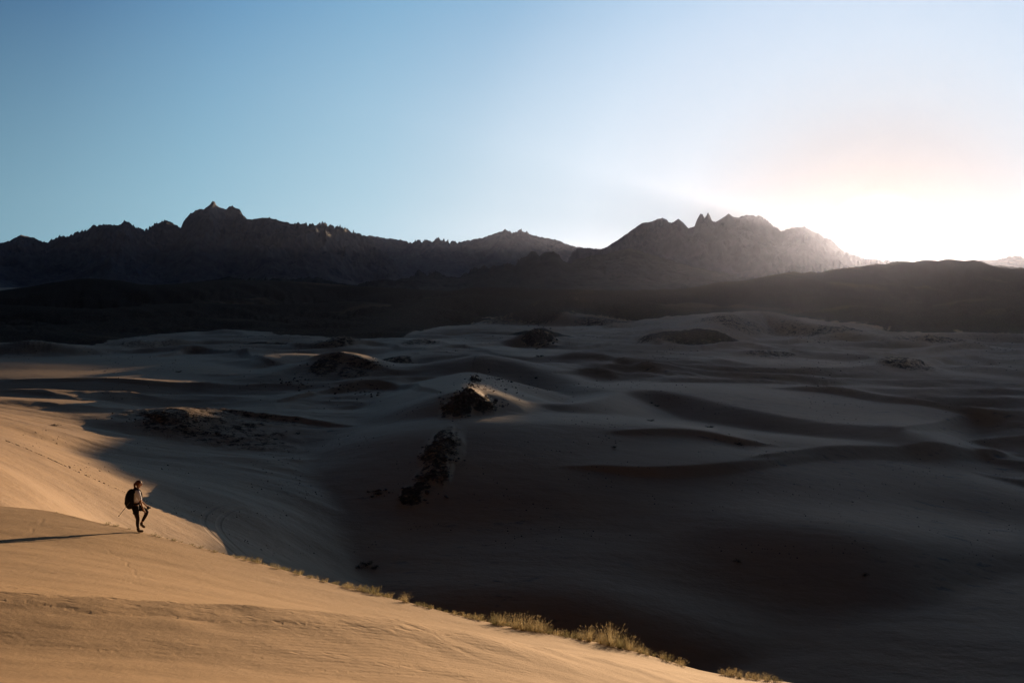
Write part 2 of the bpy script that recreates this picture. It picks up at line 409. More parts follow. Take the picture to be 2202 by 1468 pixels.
# ------------------------------------------------------------------ node helpers
def new_mat(name):
    m = bpy.data.materials.new(name); m.use_nodes = True
    nt = m.node_tree; nt.nodes.clear()
    out = nt.nodes.new('ShaderNodeOutputMaterial'); b = nt.nodes.new('ShaderNodeBsdfPrincipled')
    nt.links.new(b.outputs[0], out.inputs[0])
    return m, nt, b
def N(nt, t, **kw):
    n = nt.nodes.new(t)
    for k, v in kw.items(): setattr(n, k, v)
    return n
def L(nt, a, b): nt.links.new(a, b)
def val(nt, s, v):
    s.default_value = v
def math_(nt, op, a, b=None, clamp=False):
    n = N(nt, 'ShaderNodeMath', operation=op, use_clamp=clamp)
    for i, v in enumerate((a, b)):
        if v is None: continue
        if isinstance(v, (int, float)): n.inputs[i].default_value = v
        else: L(nt, v, n.inputs[i])
    return n.outputs[0]
def mixc(nt, f, a, b, mode='MIX'):
    n = N(nt, 'ShaderNodeMix', data_type='RGBA', blend_type=mode)
    for s, v in ((n.inputs[0], f), (n.inputs[6], a), (n.inputs[7], b)):
        if isinstance(v, (int, float)): s.default_value = v
        elif isinstance(v, tuple): s.default_value = (*v[:3], 1)
        else: L(nt, v, s)
    return n.outputs[2]
def noise(nt, co, scale, detail=4, rough=.55, vec_scale=None, dist=0):
    if vec_scale:
        mp = N(nt, 'ShaderNodeMapping'); mp.inputs['Scale'].default_value = vec_scale; L(nt, co, mp.inputs[0]); co = mp.outputs[0]
    n = N(nt, 'ShaderNodeTexNoise'); n.inputs['Scale'].default_value = scale; n.inputs['Detail'].default_value = detail
    n.inputs['Roughness'].default_value = rough; n.inputs['Distortion'].default_value = dist
    L(nt, co, n.inputs['Vector']); return n.outputs[0]
def ramp(nt, f, stops):
    n = N(nt, 'ShaderNodeValToRGB'); cr = n.color_ramp
    while len(cr.elements) < len(stops): cr.elements.new(.5)
    for e, (p, c) in zip(cr.elements, stops):
        e.position = p; e.color = (c, c, c, 1) if isinstance(c, (int, float)) else (*c, 1)
    L(nt, f, n.inputs[0]); return n.outputs[0]
def maprange(nt, v, a, b, c=0, d=1):
    n = N(nt, 'ShaderNodeMapRange'); n.clamp = True
    L(nt, v, n.inputs[0])
    for i, q in enumerate((a, b, c, d)): n.inputs[i + 1].default_value = q
    return n.outputs[0]
def bump(nt, h, strength, dist, prev=None):
    n = N(nt, 'ShaderNodeBump'); n.inputs['Strength'].default_value = strength; n.inputs['Distance'].default_value = dist
    L(nt, h, n.inputs['Height'])
    if prev is not None: L(nt, prev, n.inputs['Normal'])
    return n.outputs[0]

def simple_mat(name, col, rough=.8, var=.25, scale=6, bumpd=0, spec=.2):
    m, nt, b = new_mat(name)
    tc = N(nt, 'ShaderNodeTexCoord').outputs['Object']
    n = noise(nt, tc, scale, 5)
    f = maprange(nt, n, .3, .7)
    c = mixc(nt, f, tuple(v * (1 - var) for v in col), tuple(min(1, v * (1 + var)) for v in col))
    L(nt, c, b.inputs['Base Color']); b.inputs['Roughness'].default_value = rough
    b.inputs['Specular IOR Level'].default_value = spec
    if bumpd:
        L(nt, bump(nt, n, .6, bumpd), b.inputs['Normal'])
    return m

# ------------------------------------------------------------------ ground material
def ground_material():
    m, nt, b = new_mat('desert sand and dark rubble')
    geo = N(nt, 'ShaderNodeNewGeometry'); pos = geo.outputs['Position']
    at_r = N(nt, 'ShaderNodeAttribute', attribute_name='rock').outputs['Fac']
    at_n = N(nt, 'ShaderNodeAttribute', attribute_name='near').outputs['Fac']
    at_f = N(nt, 'ShaderNodeAttribute', attribute_name='trodden').outputs['Fac']
    n1 = noise(nt, pos, .05, 5, .6)
    n2 = noise(nt, pos, .9, 6, .6)
    n3 = noise(nt, pos, .35, 5, .6, (.25, 1, 1))
    sand = mixc(nt, maprange(nt, n1, .35, .65), (.39, .25, .13), (.33, .215, .12))
    sand = mixc(nt, math_(nt, 'MULTIPLY', maprange(nt, n3, .45, .75), .35), sand, (.26, .17, .10))
    grain = noise(nt, pos, 9, 6, .75)
    sand = mixc(nt, math_(nt, 'MULTIPLY', maprange(nt, grain, .3, .7), .25), sand, (.43, .30, .18))
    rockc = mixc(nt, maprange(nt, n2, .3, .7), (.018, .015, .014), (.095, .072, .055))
    # rubble thins out into the sand in specks
    sp = noise(nt, pos, .55, 8, .82)
    thr = math_(nt, 'ADD', at_r, math_(nt, 'MULTIPLY', math_(nt, 'SUBTRACT', sp, .5), 2.1))
    drift = maprange(nt, noise(nt, pos, .008, 6, .6, (.6, 1, 1)), .56, .66)
    rf = math_(nt, 'MULTIPLY', maprange(nt, thr, .42, .58), math_(nt, 'SUBTRACT', 1.0, math_(nt, 'MULTIPLY', drift, .18)))
    rf = math_(nt, 'MULTIPLY', rf, maprange(nt, at_r, .02, .1))
    col = mixc(nt, rf, sand, rockc)
    # scattered dark pebbly streaks on the open valley sand
    st = noise(nt, pos, .5, 8, .7, (.35, 1, 1))
    stm = noise(nt, pos, .018, 3, .5)
    sf = math_(nt, 'MULTIPLY', maprange(nt, st, .575, .64), maprange(nt, stm, .45, .58))
    sf = math_(nt, 'MULTIPLY', sf, math_(nt, 'SUBTRACT', 1.0, at_n))
    col = mixc(nt, math_(nt, 'MULTIPLY', sf, .75), col, (.085, .066, .05))
    L(nt, col, b.inputs['Base Color']); rr = math_(nt, 'MAXIMUM', rf, at_n)
    L(nt, math_(nt, 'ADD', .66, math_(nt, 'MULTIPLY', rr, .26)), b.inputs['Roughness'])
    L(nt, math_(nt, 'SUBTRACT', .25, math_(nt, 'ADD', math_(nt, 'MULTIPLY', rf, .23), math_(nt, 'MULTIPLY', at_n, .08))), b.inputs['Specular IOR Level'])
    # relief: wind ripples close by, footprints where it is trodden, lumps far away
    rp = N(nt, 'ShaderNodeTexWave', wave_type='BANDS', bands_direction='X')
    mp = N(nt, 'ShaderNodeMapping'); mp.inputs['Rotation'].default_value = (0, 0, math.radians(62)); L(nt, pos, mp.inputs[0])
    L(nt, mp.outputs[0], rp.inputs[0]); rp.inputs['Scale'].default_value = 1.6; rp.inputs['Distortion'].default_value = 6; rp.inputs['Detail'].default_value = 3
    rp.inputs['Detail Scale'].default_value = .6
    rmask = math_(nt, 'MULTIPLY', at_n, maprange(nt, noise(nt, pos, .12, 3), .4, .65))
    h = math_(nt, 'MULTIPLY', rp.outputs['Fac'], rmask)
    nrm = bump(nt, h, .35, .012)
    fp = N(nt, 'ShaderNodeTexVoronoi', feature='SMOOTH_F1'); fp.inputs['Scale'].default_value = 3.6
    mpv = N(nt, 'ShaderNodeMapping'); mpv.inputs['Scale'].default_value = (.7, 1.2, 1); L(nt, pos, mpv.inputs[0])
    dv = N(nt, 'ShaderNodeVectorMath', operation='ADD'); L(nt, mpv.outputs[0], dv.inputs[0])
    nz = N(nt, 'ShaderNodeTexNoise'); nz.inputs['Scale'].default_value = 2.2; L(nt, pos, nz.inputs['Vector']); 
    sv = N(nt, 'ShaderNodeVectorMath', operation='SCALE'); L(nt, nz.outputs['Color'], sv.inputs[0]); sv.inputs['Scale'].default_value = .5
    L(nt, sv.outputs[0], dv.inputs[1]); L(nt, dv.outputs[0], fp.inputs['Vector'])
    fh = maprange(nt, fp.outputs['Distance'], .05, .38)
    nrm = bump(nt, math_(nt, 'MULTIPLY', fh, math_(nt, 'MULTIPLY', at_f, maprange(nt, noise(nt, pos, .8, 4), .38, .6))), .7, .03, nrm)
    lump = noise(nt, pos, 1.3, 8, .65)
    nrm = bump(nt, math_(nt, 'MULTIPLY', lump, math_(nt, 'ADD', .12, math_(nt, 'MULTIPLY', at_r, 1.6))), .8, .35, nrm)
    nrm = bump(nt, noise(nt, pos, 11, 8, .8), .55, .016, nrm)
    far = noise(nt, pos, .35, 7, .6, (.6, 1, 1))
    nrm = bump(nt, math_(nt, 'MULTIPLY', far, math_(nt, 'SUBTRACT', 1.0, at_n)), .4, .6, nrm)
    # tyre tracks curving over the slope
    tx, ty, _ = TRACK_C
    sub = N(nt, 'ShaderNodeVectorMath', operation='SUBTRACT'); L(nt, pos, sub.inputs[0]); sub.inputs[1].default_value = (tx, ty, 0)
    flat = N(nt, 'ShaderNodeVectorMath', operation='MULTIPLY'); L(nt, sub.outputs[0], flat.inputs[0]); flat.inputs[1].default_value = (1, 1, 0)
    ln = N(nt, 'ShaderNodeVectorMath', operation='LENGTH'); L(nt, flat.outputs[0], ln.inputs[0])
    tot = None
    for R in TRACK_R:
        g = math_(nt, 'ABSOLUTE', math_(nt, 'SUBTRACT', ln.outputs['Value'], R))
        g = maprange(nt, g, .16, .38, 1, 0)
        tot = g if tot is None else math_(nt, 'MAXIMUM', tot, g)
    sp3 = N(nt, 'ShaderNodeSeparateXYZ'); L(nt, pos, sp3.inputs[0])
    tot = math_(nt, 'MULTIPLY', tot, math_(nt, 'MULTIPLY', maprange(nt, sp3.outputs[0], -27, -30), maprange(nt, sp3.outputs[1], 128, 120)))
    nrm = bump(nt, math_(nt, 'MULTIPLY', tot, -1.0), .5, .15, nrm)
    L(nt, nrm, b.inputs['Normal'])
    return m
TRACK_C = (-15.0, 118.0, 0); TRACK_R = (19.4, 21.1)

TRAILS = [([(905,1352),(950,1372),(985,1396),(1060,1424),(1160,1450)], .07, .035, 0), ([(0,1384),(400,1408),(800,1426),(1180,1452)], .06, .03, .42),
  ([(0,1228),(120,1232),(240,1243),(330,1262),(430,1268)], .09, .05, .6), ([(20,1205),(160,1213),(300,1225),(520,1262),(760,1292)], .05, .022, 0),
  ([(0,1290),(80,1297),(200,1316),(330,1325),(560,1338),(760,1346),(1000,1366)], .12, .05, .7), ([(60,1150),(90,1118),(40,1096)], .06, .02, 0),
  ([(230,1180),(280,1215),(290,1240)], .05, .02, 0), ([(0,1340),(300,1362),(600,1374),(900,1392),(1200,1412)], .05, .022, .5),
  ([(660,1440),(900,1452),(1100,1462)], .1, .04, .8), ([(1020,1300),(1100,1322),(1200,1352),(1300,1392)], .05, .02, 0)]

# ------------------------------------------------------------------ ground sheet
def build_ground():
    a0 = math.radians(33)
    fine = np.linspace(-a0, a0, 1350)
    side = a0 + (2 * math.pi - 2 * a0) * np.linspace(0, 1, 150)[1:-1]
    az = np.r_[fine, side]
    rs = [1.2]
    while rs[-1] < 17500:
        r = rs[-1]
        h = 2 + .22 * min(r, 150)
        dr = max(.055, .75 * r * r / (995 * max(h, 4)))
        if r > 60: dr = min(dr, .012 * r + .1)
        else: dr = max(dr, .0045 * r)
        if r > 2600: dr = .05 * r
        rs.append(r + dr)
    rs = np.array(rs); print('ground rows', len(rs))
    Rr, A = np.meshgrid(rs, az, indexing='ij')
    X, Y = Rr * np.sin(A), Rr * np.cos(A)
    zz, rock, near = ground_h(X.ravel(), Y.ravel())
    Z = zz.reshape(X.shape)
    zf = Z.ravel(); xf, yf = X.ravel(), Y.ravel(); nearm = near & (np.hypot(xf, yf) < 45) & (yf > 5)
    ni = np.where(nearm)[0]
    for tr, wd, dp, step in TRAILS:
        P = np.array([hit(a_, b_, 6, 45) for a_, b_ in tr]); P = spline(P, 6)
        xs, ys = xf[ni], yf[ni]
        m = (xs > P[:, 0].min() - 1) & (xs < P[:, 0].max() + 1) & (ys > P[:, 1].min() - 1) & (ys < P[:, 1].max() + 1)
        k = ni[m]; xs, ys = xf[k], yf[k]
        wob = .12 * perlin(xs * 1.3, ys * 1.3, 63)
        d, sd, _ = dist_poly(xs + wob, ys + wob, P)
        wd = wd * .75; g = np.exp(-(d / wd) ** 2) - .3 * np.exp(-((d - 1.9 * wd) / wd) ** 2)
        if step: g = g * np.clip(.5 + 1.3 * np.sin((xs * .95 + ys * .3) * 2 * np.pi / step + 2 * np.sign(sd)), 0, 1)
        zf[k] = zf[k] - dp * .38 * g * (.55 + .45 * perlin(xs * .8, ys * .8, 64))
    Z = zf.reshape(X.shape)
    X = np.vstack([np.zeros((1, X.shape[1])), X]); Y = np.vstack([np.zeros((1, Y.shape[1])), Y]); Z = np.vstack([np.full((1, Z.shape[1]), Z[0].mean()), Z])
    rock = np.r_[np.zeros(X.shape[1]), rock]; near = np.r_[np.ones(X.shape[1]), near]
    me = grid_mesh('ground', X, Y, Z, wrap=True)
    def att(n, v):
        a = me.attributes.new(n, 'FLOAT', 'POINT'); a.data.foreach_set('value', v.astype(np.float32).ravel())
    att('rock', rock); att('near', near.astype(float))
    # band of footprints along the bench of the near dune
    line = np.array([at(*p) for p in [(-300,1290,17.5),(0,1290,18),(400,1325,18.5),(700,1342,19),(1000,1370,20),(1300,1410,22)]])
    d, s, zc = dist_poly(X.ravel(), Y.ravel(), line)
    tr = (1 - sstep(.6, 3.2, d)) * near
    xl = X.ravel()
    tr = tr * sstep(6, -2, xl)
    # second faint line of prints on the lower slope
    line2 = np.array([at(*p) for p in [(-100,1372,14),(300,1392,14.6),(700,1412,15.4),(1000,1450,16)]])
    d2, _, _ = dist_poly(X.ravel(), Y.ravel(), line2)
    tr = np.maximum(tr, .5 * (1 - sstep(.1, .45, d2)) * near)
    att('trodden', tr)
    o = link('ground', me, ground_material()); tag(o, kind='structure')
    return o

# ------------------------------------------------------------------ mountains
def rock_material(name, c1, c2, scale):
    m, nt, b = new_mat(name)
    pos = N(nt, 'ShaderNodeNewGeometry').outputs['Position']
    a = noise(nt, pos, scale, 9, .65); c = noise(nt, pos, scale * 5, 8, .7, (1, 1, .35))
    f = math_(nt, 'MULTIPLY', math_(nt, 'ADD', a, c), .5)
    L(nt, mixc(nt, maprange(nt, f, .38, .62), c1, c2), b.inputs['Base Color'])
    b.inputs['Roughness'].default_value = 1; b.inputs['Specular IOR Level'].default_value = .1
    L(nt, bump(nt, c, 1, 9 / (scale * 900)), b.inputs['Normal'])
    return m

def mountain(name, sky, D, mat, px0, px1, ncol=1100, nrow=120, depth=.28, seed=1, jag=1.0, base=-52, spur=.3, wander=.05, back=.12):
    """a range: skyline as (px, py), crest at distance D, flanks with spurs and gullies down to the plain"""
    sky = np.array(sky, float)
    px = np.linspace(px0, px1, ncol)
    py = np.interp(px, sky[:, 0], sky[:, 1])
    jx = px / 9.0
    py = py - jag * 1.7 * (.35 + 1.1 * sstep(-.35, .5, perlin(px / 70, px * 0 + 4.4, seed + 60))) * (3.2 * (ridged(px / 31, px * 0 + seed + .6, 3, seed + 40) - .42) + 4.2 * (ridged(jx * .8, jx * 0 + seed + .37, 4, seed, .7) - .42) + 1.6 * np.abs(perlin(jx * 1.9, jx * 0 + 7.7, seed + 9)))
    edge = sstep(px0, px0 + 60, px) * (1 - sstep(px1 - 60, px1, px))
    Dc = D * (1 + wander * perlin(px / 150, px * 0 + 2.2, seed + 3) * 2)
    rx, _, rz = ray(px, py)
    H = np.maximum(rz * Dc - base, 5) * (.08 + .92 * edge)
    tan_c = (H + base) / Dc
    t = np.r_[np.linspace(0, 1, nrow) ** 1.25]
    W = depth * D
    X = []; Y = []; Z = []
    def smooth(a, n):
        if n < 1: return a
        k = np.hanning(2 * n + 3); k /= k.sum()
        return np.convolve(np.pad(a, n + 1, mode='edge'), k, mode='valid')
    # back flank
    for s in np.linspace(1, .04, 14):
        y = Dc + s * back * D
        X.append(rx * y); Y.append(y); Z.append(base + H * (1 - s) ** 1.2)
    for s in t:
        y = Dc - s * W
        Hs = smooth(H, int(s * 60))
        prof = (1 - s) ** 1.25
        x = rx * y
        lam = D * .05
        wx = x + .6 * lam * perlin(x / lam / 2, y / lam / 2, seed + 15)
        q = ridged(wx / lam, y / lam * .55, 5, seed + 20, .55) - .35
        q2 = ridged(wx / lam * 3.1, y / lam * 1.4, 4, seed + 30) - .35
        env = math.sin(math.pi * min(1, s ** .55)) if s > 0 else 0
        z = base + Hs * prof + Hs.mean() * spur * env * (q + .4 * q2) - .02 * Hs * (s > 0)
        lim = base + (y * tan_c - base) if False else y * (tan_c - .0009)
        z = np.minimum(z, np.where(s > 0, np.maximum(lim, base), z)) if s > 0 else z
        Z.append(np.maximum(z, base - 5)); X.append(x); Y.append(y)
    me = grid_mesh(name, np.array(X), np.array(Y), np.array(Z))
    o = link(name, me, mat); tag(o, kind='structure')
    return o

def build_mountains():
    gran = rock_material('pale granite', (.055, .058, .072), (.165, .155, .165), .004)
    mauve = rock_material('shaded granite', (.030, .025, .031), (.066, .054, .062), .004)  # darker mauve copy of the granite, shade and hazy silhouette put into its colour
    dark = rock_material('dark foothill rock', (.025, .022, .022), (.07, .06, .056), .008)
    mountain('mountain_massif', [(-900,560),(-500,525),(-350,538),(-200,520),(-80,535),(0,523),(20,518),(45,505),(65,510),(105,521),(130,508),(155,507),(175,497),(200,490),(230,485),(255,484),(270,475),(285,480),(308,498),(330,485),(355,474),(380,482),(388,488),(400,470),(412,458),(418,456),(425,451),(438,449),(445,445),(451,441),(457,433),(461,434),(466,443),(478,449),(487,452),(494,442),(500,443),(506,449),(514,451),(522,461),(532,471),(545,471),(580,469),(605,476),(640,480),(680,483),(700,484),(735,491),(770,504),(795,513),(830,545),(870,590),(900,612)],
             7400, gran, -900, 900, 1500, 150, .3, 1, 1.0, spur=.4)
    mountain('mountain_range', [(650,530),(760,506),(800,508),(850,514),(880,521),(925,514),(970,518),(985,523),(1000,518),(1040,510),(1060,503),(1085,496),(1100,499),(1125,497),(1150,507),(1195,517),(1225,527),(1250,532),(1290,536),(1330,545),(1400,560)],
             11500, gran, 640, 1420, 900, 100, .2, 2, 1.3, spur=.25, wander=.02)
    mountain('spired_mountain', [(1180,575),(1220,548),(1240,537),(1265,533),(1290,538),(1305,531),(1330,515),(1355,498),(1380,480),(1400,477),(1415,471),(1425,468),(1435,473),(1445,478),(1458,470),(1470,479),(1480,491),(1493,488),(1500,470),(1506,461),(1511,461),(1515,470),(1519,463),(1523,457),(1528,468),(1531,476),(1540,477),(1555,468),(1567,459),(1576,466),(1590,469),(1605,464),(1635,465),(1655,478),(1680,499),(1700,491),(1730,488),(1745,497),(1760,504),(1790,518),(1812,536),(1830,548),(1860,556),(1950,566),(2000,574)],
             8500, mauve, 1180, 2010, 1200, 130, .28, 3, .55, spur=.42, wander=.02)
    mountain('pyramid_hill', [(1180,600),(1212,566),(1250,556),(1280,550),(1310,545),(1335,538),(1355,533),(1375,539),(1400,549),(1450,563),(1520,580),(1600,596),(1700,612)],
             4700, dark, 1180, 1720, 600, 80, .2, 4, .8, spur=.22, wander=.02)
    mountain('foothill_ridge', [(780,618),(830,612),(860,600),(880,596),(905,583),(920,591),(940,584),(960,595),(990,596),(1020,580),(1040,574),(1070,573),(1110,563),(1128,556),(1140,544),(1150,543),(1160,550),(1170,544),(1190,542),(1203,549),(1210,562),(1250,575),(1310,586),(1400,590),(1500,600),(1620,612)],
             3500, dark, 780, 1640, 900, 90, .2, 5, 1.0, spur=.22, wander=.02)
    mountain('low_foothill', [(380,612),(460,601),(490,595),(530,601),(590,598),(620,601),(680,597),(720,607),(760,613),(800,603),(830,601),(870,606),(930,618)],
             2400, dark, 380, 940, 500, 60, .16, 6, .7, base=-50, wander=.02)
    mountain('far_range', [(1900,590),(2050,576),(2110,559),(2150,559),(2165,554),(2180,551),(2202,553),(2260,566),(2330,548),(2450,560),(2600,540),(2900,560)],
             9500, gran, 1900, 2900, 700, 70, .2, 8, .6, wander=.03)
    mountain('far_ridge', [(1980,600),(2080,582),(2120,574),(2150,571),(2202,576),(2300,568),(2450,580),(2700,570),(2800,590)],
             4200, dark, 1980, 2800, 600, 70, .18, 9, .6, wander=.03)

# ------------------------------------------------------------------ vegetation
def blade_mesh(name, n, h, spread, seed, seedhead=True, width=.006):
    r = random.Random(seed); V = []; Fs = []
    def strip(p, d, ln, w, bend, seg=4):
        d = d.normalized(); pts = []
        q = p.copy()
        for k in range(seg + 1):
            pts.append(q.copy()); q = q + d * (ln / seg); d = (d + bend / seg).normalized()
        side = d.cross(Vector((0, 0, 1)))
        if side.length < 1e-3: side = Vector((1, 0, 0))
        side.normalize(); i0 = len(V)
        for k, a in enumerate(pts):
            ww = w * (1 - k / (seg + .3)); V.append(a - side * ww); V.append(a + side * ww)
        for k in range(seg):
            a = i0 + 2 * k; Fs.append((a, a + 1, a + 3, a + 2))
        return pts[-1], d
    for i in range(n):
        a = r.uniform(0, 2 * math.pi); rad = spread * math.sqrt(r.random()) * .45
        p = Vector((rad * math.cos(a), rad * math.sin(a), -.03))
        lean = r.uniform(.05, .55)
        d = Vector((math.cos(a) * lean, math.sin(a) * lean, 1))
        ln = h * r.uniform(.45, 1.0)
        b = Vector((math.cos(a) + .5, math.sin(a) * .8, -.55)) * r.uniform(.1, .9)
        tip, td = strip(p, d, ln, width * r.uniform(.6, 1.2), b)
        if seedhead and r.random() < .45:
            for k in range(r.randint(4, 8)):
                dd = (td + Vector((r.uniform(-.9, .9), r.uniform(-.9, .9), r.uniform(-.5, .7)))).normalized()
                strip(tip - td * r.uniform(0, .09), dd, r.uniform(.04, .1), width * .8, Vector((0, 0, -.3)), 2)
    return raw_mesh(name, V, Fs)
def shrub_mesh(name, seed, n=26):
    r = random.Random(seed); V = []; Fs = []
    def quad(c, d, ln, w):
        s = d.cross(Vector((r.uniform(-1, 1), r.uniform(-1, 1), r.uniform(-1, 1)))).normalized() * w
        i = len(V); V.extend([c - s, c + s, c + d * ln + s * .3, c + d * ln - s * .3]); Fs.append((i, i + 1, i + 2, i + 3))
    for i in range(n):
        a = r.uniform(0, 2 * math.pi); e = r.uniform(.15, 1.3)
        d = Vector((math.cos(a) * math.cos(e), math.sin(a) * math.cos(e), math.sin(e))); ln = r.uniform(.35, .7) * (1 - .25 * math.sin(e))
        quad(Vector((0, 0, -.03)), d, ln, .012)
        for k in range(14):
            t = r.uniform(.35, 1); c = d * ln * t + Vector([r.uniform(-.09, .09) for _ in range(3)])
            dd = Vector([r.uniform(-1, 1) for _ in range(3)]).normalized(); quad(c, dd, r.uniform(.04, .1), .014)
    return raw_mesh(name, V, Fs)

def gz(x, y):
    return float(ground_h(np.array([x]), np.array([y]))[0][0])

def build_plants():
    gold = simple_mat('dry grass gold', (.46, .37, .20), .9, .35, 9)
    olive = simple_mat('dry grass olive', (.30, .26, .11), .9, .35, 9)
    for g_, c_ in ((gold, (.50, .42, .25)), (olive, (.33, .29, .16))):
        t = g_.node_tree; pb = [n for n in t.nodes if n.type == 'BSDF_PRINCIPLED'][0]; om = [n for n in t.nodes if n.type == 'OUTPUT_MATERIAL'][0]
        tr = N(t, 'ShaderNodeBsdfTranslucent'); tr.inputs[0].default_value = (*c_, 1)
        mx = N(t, 'ShaderNodeMixShader'); mx.inputs[0].default_value = .32
        L(t, pb.outputs[0], mx.inputs[1]); L(t, tr.outputs[0], mx.inputs[2]); L(t, mx.outputs[0], om.inputs[0])
    grey = simple_mat('grey shrub twigs', (.07, .065, .045), .95, .4, 9)
    protos = {}
    for i in range(5):
        protos['big', i] = blade_mesh('dry_grass', 150, .85, .45, 20 + i, width=.0075)
        protos['big', i].materials.append(gold if i != 3 else olive)
        protos['small', i] = blade_mesh('dry_grass_small', 80, .3, .5, 50 + i, width=.008)
        protos['small', i].materials.append(olive if i % 2 else gold)
        protos['shrub', i] = shrub_mesh('desert_shrub', 80 + i); protos['shrub', i].materials.append(grey)
    crest_px = np.array([c[0] for c in CREST], float); crest_d = np.array([c[2] for c in CREST], float); crest_y = np.array([c[1] for c in CREST], float)
    r = random.Random(5)
    def tuft(px, kind, s, label, group, back=0.0):
        d = float(np.interp(px, crest_px, crest_d)) + back
        x = az_x(px) * d
        o = bpy.data.objects.new('grass_tuft', protos[kind, r.randrange(5)]); COL.objects.link(o)
        s *= (.70 if kind == 'big' else .85) * r.uniform(.75, 1.2)
        o.location = (x, d, gz(x, d) - .015); o.rotation_euler = (0, 0, r.uniform(0, 6.28)); o.scale = (s * r.uniform(.9, 1.15), s * r.uniform(.9, 1.1), s)
        tag(o, label, 'grass tuft', group)
    G = 'dry grass tufts along the dune crest'
    big = [(868, .5, 'lone round golden grass tuft standing on the crest left of the tall row'),
           (1062, .62, 'leftmost of the tall golden tufts, low and leaning left'),
           (1078, .8, 'second tall golden tuft in the left cluster on the dune crest'),
           (1108, .72, 'short dense golden tuft in the middle of the left cluster'),
           (1127, .95, 'tallest feathery tuft of the left cluster on the crest'),
           (1150, .72, 'low tuft between the two tallest in the left cluster'),
           (1168, .9, 'wide golden tuft at the right end of the left cluster'),
           (1252, .62, 'dark based tuft starting the right cluster above the bare sand'),
           (1268, .8, 'dense olive and gold tuft near the start of the right cluster'),
           (1296, .7, 'rounded golden tuft left of the tallest plume in the right cluster'),
           (1316, 1.05, 'tallest plumed grass tuft of the right cluster on the crest'),
           (1340, .85, 'feathery tuft just right of the tallest plume'),
           (1358, .9, 'broad tuft with wispy tops over the dark valley'),
           (1380, .62, 'low golden tuft where the right cluster starts to fall away'),
           (1398, .55, 'small sloping tuft low on the right end of the cluster'),
           (1660, .5, 'rounded tuft at the bottom edge of the picture'),
           (1600, .38, 'small wispy tuft just left of the rounded bottom edge tuft')]
    for px, s, lab in big: tuft(px, 'big', s, lab, G, r.uniform(-.1, .15))
    for px in (1072,1092,1116,1138,1160,1182,1282,1306,1330,1350,1370,1390,1412,1430): tuft(px, 'big', r.uniform(.25, .5), 'smaller dry tuft filling the gaps between the tall clusters on the crest', G, r.uniform(0, .35))
    for px in np.linspace(1200, 1245, 4): tuft(px, 'small', .8, 'thin sparse tuft between the left and right tall clusters', G, .1)
    for px in (1442,1468,1572,1575,1588,1612,1625,1640,1672,1685): tuft(px, 'small', r.uniform(.7, 1.1), 'short dry tuft on the falling crest near the bottom edge', G, r.uniform(0, .2))
    for px in np.linspace(500, 860, 40): tuft(px + r.uniform(-6, 6), 'small', r.uniform(.2, .8) * (1.5 if 720 < px < 800 else 1), 'short dry tuft in the ragged fringe along the middle of the crest', G, r.uniform(0, .45))
    for px in np.linspace(880, 1050, 18): tuft(px + r.uniform(-6, 6), 'small', r.uniform(.25, .7), 'tiny dry tuft on the crest left of the tall grass', G, r.uniform(0, .3))
    for px in np.linspace(345, 500, 13): tuft(px + r.uniform(-6, 6), 'small', r.uniform(.2, .45), 'tiny sprig of dry grass on the crest right of the hiker', G, r.uniform(0, .3))
    for px, s, lab in [(112,.45,'flat dark tuft furthest left on the crest'),(150,.3,'thin sprig between the two tufts left of the hiker'),(222,.8,'brown tuft on the crest just left of the hiker'),(240,.6,'dark low tuft close behind the hiker'),(268,.55,'brown tuft at the hiker\'s heels'),
                       (322,.8,'golden tuft on the crest just ahead of the hiker'),(334,.55,'smaller tuft beside the golden one ahead of the hiker'),(375,.35,'low sprig ahead of the hiker where the crest starts to drop')]:
        tuft(px, 'small', s * .6, lab, G)
    S = 'dark shrubs dotted over the shaded valley'
    for px, py, s, lab in [(117,915,1.6,'lone dark shrub on the sunlit left dune'),(1400,905,1.7,'dark shrub on the valley ridge below the curved hollow'),(1412,873,1.6,'scraggy shrub on the slope under the curved dune crest'),
        (1400,868,1.3,'smaller shrub beside the scraggy one under the curved crest'),(1525,919,1.9,'dark shrub right of centre on the long valley ridge'),(1588,956,1.9,'shrub on the shaded slope below the long ridge'),(1160,768,3.2,'round dark shrub on pale sand below the small dark mound'),
        (1320,963,1.3,'faint shrub on the slope right of the lower rock outcrop'),(1585,1209,1.3,'solitary shrub deep in the dark bowl at lower right'),(640,933,1.4,'small shrub left of the rock outcrops in shade'),
        (1860,1238,1.2,'lone low shrub furthest right in the dark bowl'),(385,800,2.0,'dark shrub beyond the sunlit bumpy sand'),(790,1216,1.9,'widest of the dark shrubs behind the grass fringe'),(772,1222,1.5,'left shrub of the dark patch behind the grass fringe'),
        (805,1222,1.3,'right shrub of the dark patch behind the grass fringe'),(868,1075,2.0,'left shrub of the low dark patch below the rock outcrops'),(895,1068,2.2,'right shrub of the low dark patch below the rock outcrops'),(815,1062,1.2,'small shrub furthest left below the rock outcrops')]:
        x, y, z = hit(px, py, 60)
        o = bpy.data.objects.new('desert_shrub', protos['shrub', r.randrange(5)]); COL.objects.link(o)
        o.location = (x, y, gz(x, y) - .05); s *= .8; o.scale = (s * 1.5, s * 1.3, s * .75); o.rotation_euler = (0, 0, r.uniform(0, 6.28))
        tag(o, lab, 'shrub', S)

